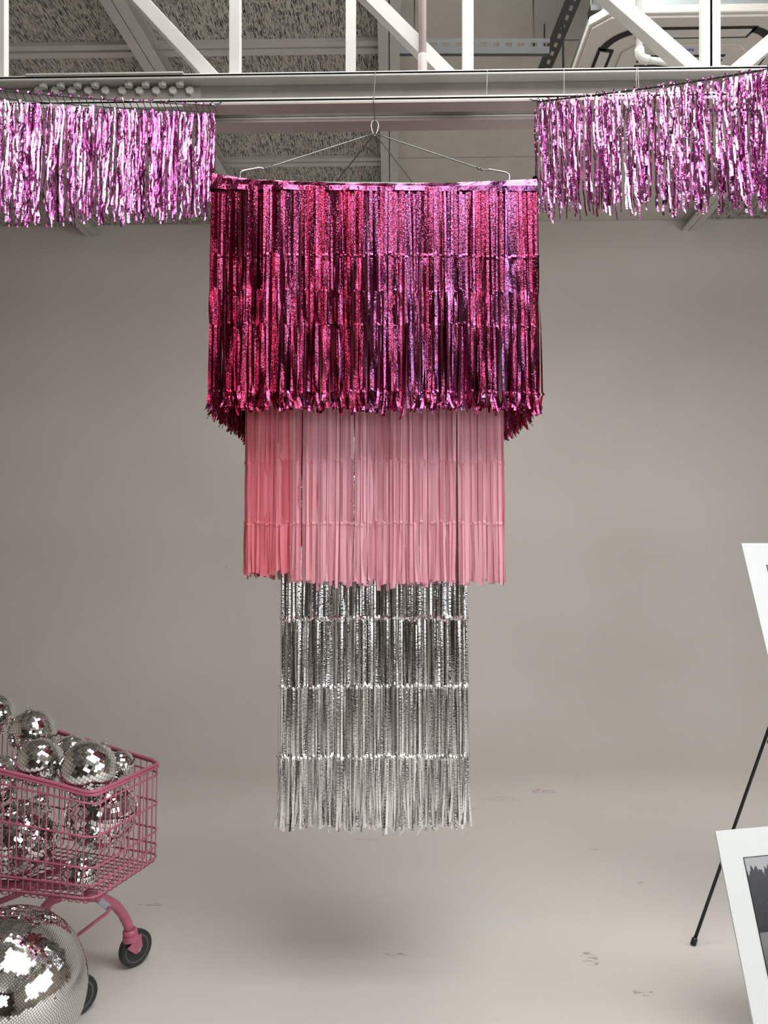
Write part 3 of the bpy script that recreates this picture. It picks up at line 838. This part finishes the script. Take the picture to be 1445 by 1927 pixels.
# ------------------------------------------------------------------ mirror balls
def mirror_ball(name, P, rad, rows, tilt, label, seed, group=None, cap=True, jit=.008, gap=.90):
    rr = random.Random(seed)
    t = thing(name, P, label, 'disco ball', group=group)
    rot = Euler(tilt).to_matrix()
    core = MB(); n = 24
    core.lathe([(max(1e-4, (rad*.985)*math.sin(PI*k/n)), -(rad*.985)*math.cos(PI*k/n)) for k in range(n+1)], (0, 0, 0), rot @ Vector((0, 0, 1)), 36)
    core.build('core', M_GROUT, t, smooth=True)
    m = MB(); s = PI*rad/rows
    for k in range(rows):
        th = PI*(k+.5)/rows; rg = rad*math.sin(th); cnt = max(3, int(round(2*PI*rg/s))); off = rr.random()*6.28
        if rg < s*.8: continue
        for j in range(cnt):
            ph = off+2*PI*j/cnt
            nrm = Vector((math.sin(th)*math.cos(ph), math.sin(th)*math.sin(ph), math.cos(th)))
            ex = Vector((-math.sin(ph), math.cos(ph), 0)); ey = nrm.cross(ex)
            # each glass square sits at its own slight angle
            a1 = rr.gauss(0, jit); a2 = rr.gauss(0, jit)
            e1 = ex+nrm*a1; e2 = ey+nrm*a2
            hx_ = .5*2*PI*rg/cnt*gap; hy_ = s*.5*gap
            cpos = nrm*rad; i0 = len(m.v); dn = nrm*(-rad*.014-.0004)
            q = [cpos+e1*hx_*sx+e2*hy_*sy for sx, sy in ((-1, -1), (1, -1), (1, 1), (-1, 1))]
            for p in q: m.v.append(tuple(rot @ p))
            for p in q: m.v.append(tuple(rot @ (p+dn)))
            m.f.append((i0, i0+3, i0+2, i0+1))
            for e in range(4): m.f.append((i0+e, i0+(e+1) % 4, i0+4+(e+1) % 4, i0+4+e))
    m.build('mirror_tiles', M_MIRROR, t, kind='stuff')
    if cap:
        ax = rot @ Vector((0, 0, 1))
        MB().lathe([(rad*.14, rad*.97), (rad*.14, rad*1.01), (rad*.10, rad*1.03), (rad*.03, rad*1.035)], (0, 0, 0), ax, 16).build('hanger_cap', M_STEEL, t, smooth=.5)
        cpt = ax*(rad*1.03); sd = ax.orthogonal().normalized()
        MB().tube([cpt+ax*(rad*.09*(1-math.cos(a*PI/6)))*.9+sd*(rad*.08*math.sin(a*PI/6)) for a in range(13)], .0016, 6, cap=False).build('hanger_ring', M_STEEL, t, smooth=True)
    return t
def cw(p): return CA + Matrix.Rotation(CR, 3, 'Z') @ Vector(p)
balls = [
    ('E', (-.132, .035, .56), .12, 24, (.5, .5, 0), 'large mirror ball in the front of the cart, behind the front wires'),
    ('C', (-.095, -.095, .742), .091, 26, (-.2, .55, 0), 'mirror ball at the top of the heap, right at the cart\'s front corner'),
    ('F', (-.38, -.066, .484), .1249, 28, (.5, -.6, 0), 'largest mirror ball inside the cart, low at its side behind the wires'),
    ('G', (-.102, -.114, .418), .057, 20, (.2, .2, 0), 'small mirror ball on the basket floor in the cart\'s front corner'),
    ('H', (-.455, -.105, .682), .0819, 24, (.1, .1, 0), 'mirror ball half sunk below the rim at the cart\'s left side'),
    ('B', (-.268, -.117, .757), .077, 25, (-.2, .6, 0), 'mirror ball in front of the highest one, above the cart rim'),
    ('A', (-.490, .105, .788), .085, 28, (.1, -.15, 0), 'highest mirror ball of the heap in the cart'),
    ('D', (-.690, .130, .838), .0798, 28, (.3, -.4, 0), 'mirror ball cut off by the photo edge, behind the heap\'s highest one'),
    ('I', (-.134, .139, .694), .0472, 18, (0, .1, 0), 'small mirror ball tucked behind the front rim of the cart'),
    ('J', (-.340, .134, .715), .068, 26, (.3, .1, 0), 'mirror ball in shadow behind the one at the cart\'s front corner'),
    ('L', (-.50, .168, .51), .0401, 18, (0, 0, 0), 'little mirror ball glimpsed mid-heap through the side wires'),
    ('N', (-.625, -.112, .466), .1032, 26, (.3, .2, 0), 'mirror ball low in the cart beside the largest one'),
    ('K', (-.64, -.03, .735), .0740, 24, (.6, .1, 0), 'shaded mirror ball at the photo edge, under the upper balls')]
for i, (k, p, r_, rows, tilt, lab) in enumerate(balls):
    mirror_ball('disco_ball', cw(p), r_, rows, tilt, lab, 20+i, 'mirror balls heaped in the cart')
mirror_ball('disco_ball', (-1.113, 2.20, .221), .22, 110, (.25, -.45, 0), 'big finely tiled mirror ball standing on the floor beside the cart wheel', 77, jit=.012, gap=.86)

# ------------------------------------------------------------------ prints and easel
def photo_mat():
    m = principled('monochrome_landscape_print', (.5, .5, .5), .35); t = NT(m)
    co = t.obj(); sp = t.n('ShaderNodeSeparateXYZ'); t.l(co, sp.inputs[0]); X_, Z_ = sp.outputs[0], sp.outputs[2]
    flat = t.mapping(co, (1, 0, 1))
    ridge = t.noise(t.mapping(co, (6, 0, 0)), 1.0, 2, .5).outputs['Fac']
    spiky = t.noise(t.mapping(co, (40, 0, 9)), 1.0, 4, .7).outputs['Fac']
    top = t.math('ADD', t.math('MULTIPLY', ridge, .22), t.math('ADD', t.math('MULTIPLY', spiky, .14), 0.02))
    tree = t.math('LESS_THAN', Z_, top)
    leaf = t.noise(flat, 45, 5, .7).outputs['Fac']
    sky = t.ramp(t.math('ADD', t.math('MULTIPLY', Z_, 1.6), .5), [(0.5, (.46, .47, .49)), (1, (.33, .34, .36))])
    dk = t.ramp(t.math('ADD', t.math('MULTIPLY', leaf, .4), t.math('MULTIPLY', Z_, 1.4)), [(0.05, (.002, .003, .006)), (.55, (.045, .048, .056))])
    col = t.mix(tree, sky, dk)
    gr_ = t.noise(t.mapping(co, (30, 0, 220)), 1.0, 4, .7).outputs['Fac']
    grd = t.ramp(t.math('ADD', t.math('MULTIPLY', Z_, 2.6), t.math('ADD', t.math('MULTIPLY', gr_, .3), .66)), [(.2, (.006, .007, .008)), (.6, (.05, .05, .052)), (.8, (.17, .17, .175))])
    col = t.mix(t.math('LESS_THAN', Z_, .03), col, grd)
    t.l(col, t.b.inputs['Base Color'])
    return m
M_PHOTO = photo_mat()
def print_board(P, wdt, hgt, bl, bt, lean, rz, label, strut):
    t = thing('mounted_photograph', P, label, 'photograph', rz)
    m = MB().span((0, 0, -hgt), (wdt, .006, 0)).build('mat_board', M_MAT, t, bevel=.0006); m.rotation_euler = (-lean, 0, 0)
    pw, ph = wdt-2*bl, hgt-2*bt
    k = MB().span((-pw/2-.0025, -.001, -ph/2-.0025), (pw/2+.0025, .001, ph/2+.0025)).build('keyline', M_BLACK, m); k.location = (wdt/2, -.0001, -hgt/2)
    q = MB().span((-pw/2, -.0015, -ph/2), (pw/2, .001, ph/2)).build('photo_print', M_PHOTO, m); q.location = (wdt/2, -.0003, -hgt/2)
    if strut:
        v = Matrix.Rotation(-lean, 3, 'X')
        a = v @ Vector((wdt/2, .008, -hgt*.35)); b = Vector((wdt/2, a.y+.16, -P[2]+.004))
        MB().bar(a, b, .05, .004).build('back_strut', M_MAT, t)
    return t
lean = math.radians(17.5); rz = math.radians(14)
pu = at(1395, 1022, 3.0)
print_board(pu, .60, .80, .088, .090, lean, rz, 'white-mounted monochrome photograph on the easel, upper right', False)
plw = at(1346, 1564, 2.42)
hl = (plw.z-.004)/math.cos(lean)
print_board(plw, .50, hl, .078, .082, lean, rz, 'white-mounted tree landscape photograph standing on the floor, lower right', True)
es = thing('display_easel', on_floor(1304, 1779), 'thin black folding tripod easel behind the two white photographs', 'easel')
E0 = Vector(es.location)
foot = Vector((0, 0, 0.004)); mid = at(1445, 1375, 3.10)-E0
ap = foot+(mid-foot)*2.05
def leg(a, b, nm='leg'):
    o = MB().tube([a, b], .0062, 10).build(nm, M_BLACK, es, smooth=True)
    d = (b-a).normalized()
    MB().lathe([(.007, -.004), (.0105, 0), (.0105, .020), (.008, .024)], a, d, 12).build('rubber_foot', M_BLACK, o, smooth=.6)
leg(foot, ap)
fr2 = Vector((ap.x*2-.02, -.02, .004)); leg(fr2, ap+Vector((.02, 0, 0)))
leg(Vector((ap.x+.35, ap.y+.75, .004)), ap+Vector((.01, .01, 0)))
MB().lathe([(.02, -.03), (.024, -.02), (.024, .03), (.016, .04)], ap+Vector((.01, 0, 0)), (0, 0, 1), 14).build('hinge_head', M_BLACK, es)
zl = pu.z-.80*math.cos(lean)-.006
kz = zl/ap.z
pl_, pr_ = foot+(ap-foot)*kz, fr2+(ap-fr2)*kz
MB().bar((pl_.x+.01, pl_.y, zl-.008), (pr_.x-.01, pr_.y, zl-.008), .012, .012).build('cross_bar', M_BLACK, es)
for p in (pl_, pr_):
    ex = Vector((p.x+.06 if p is pl_ else p.x-.06, 0, 0)).x
    yb_ = (pu.y-.80*math.sin(lean)*math.cos(rz)-E0.y) + math.tan(rz)*(ex+E0.x-pu.x)
    MB().tube([(ex, p.y, zl-.008), (ex, yb_-.03, zl-.008), (ex, yb_-.035, zl+.01)], .005, 8).build('ledge_peg', M_BLACK, es)
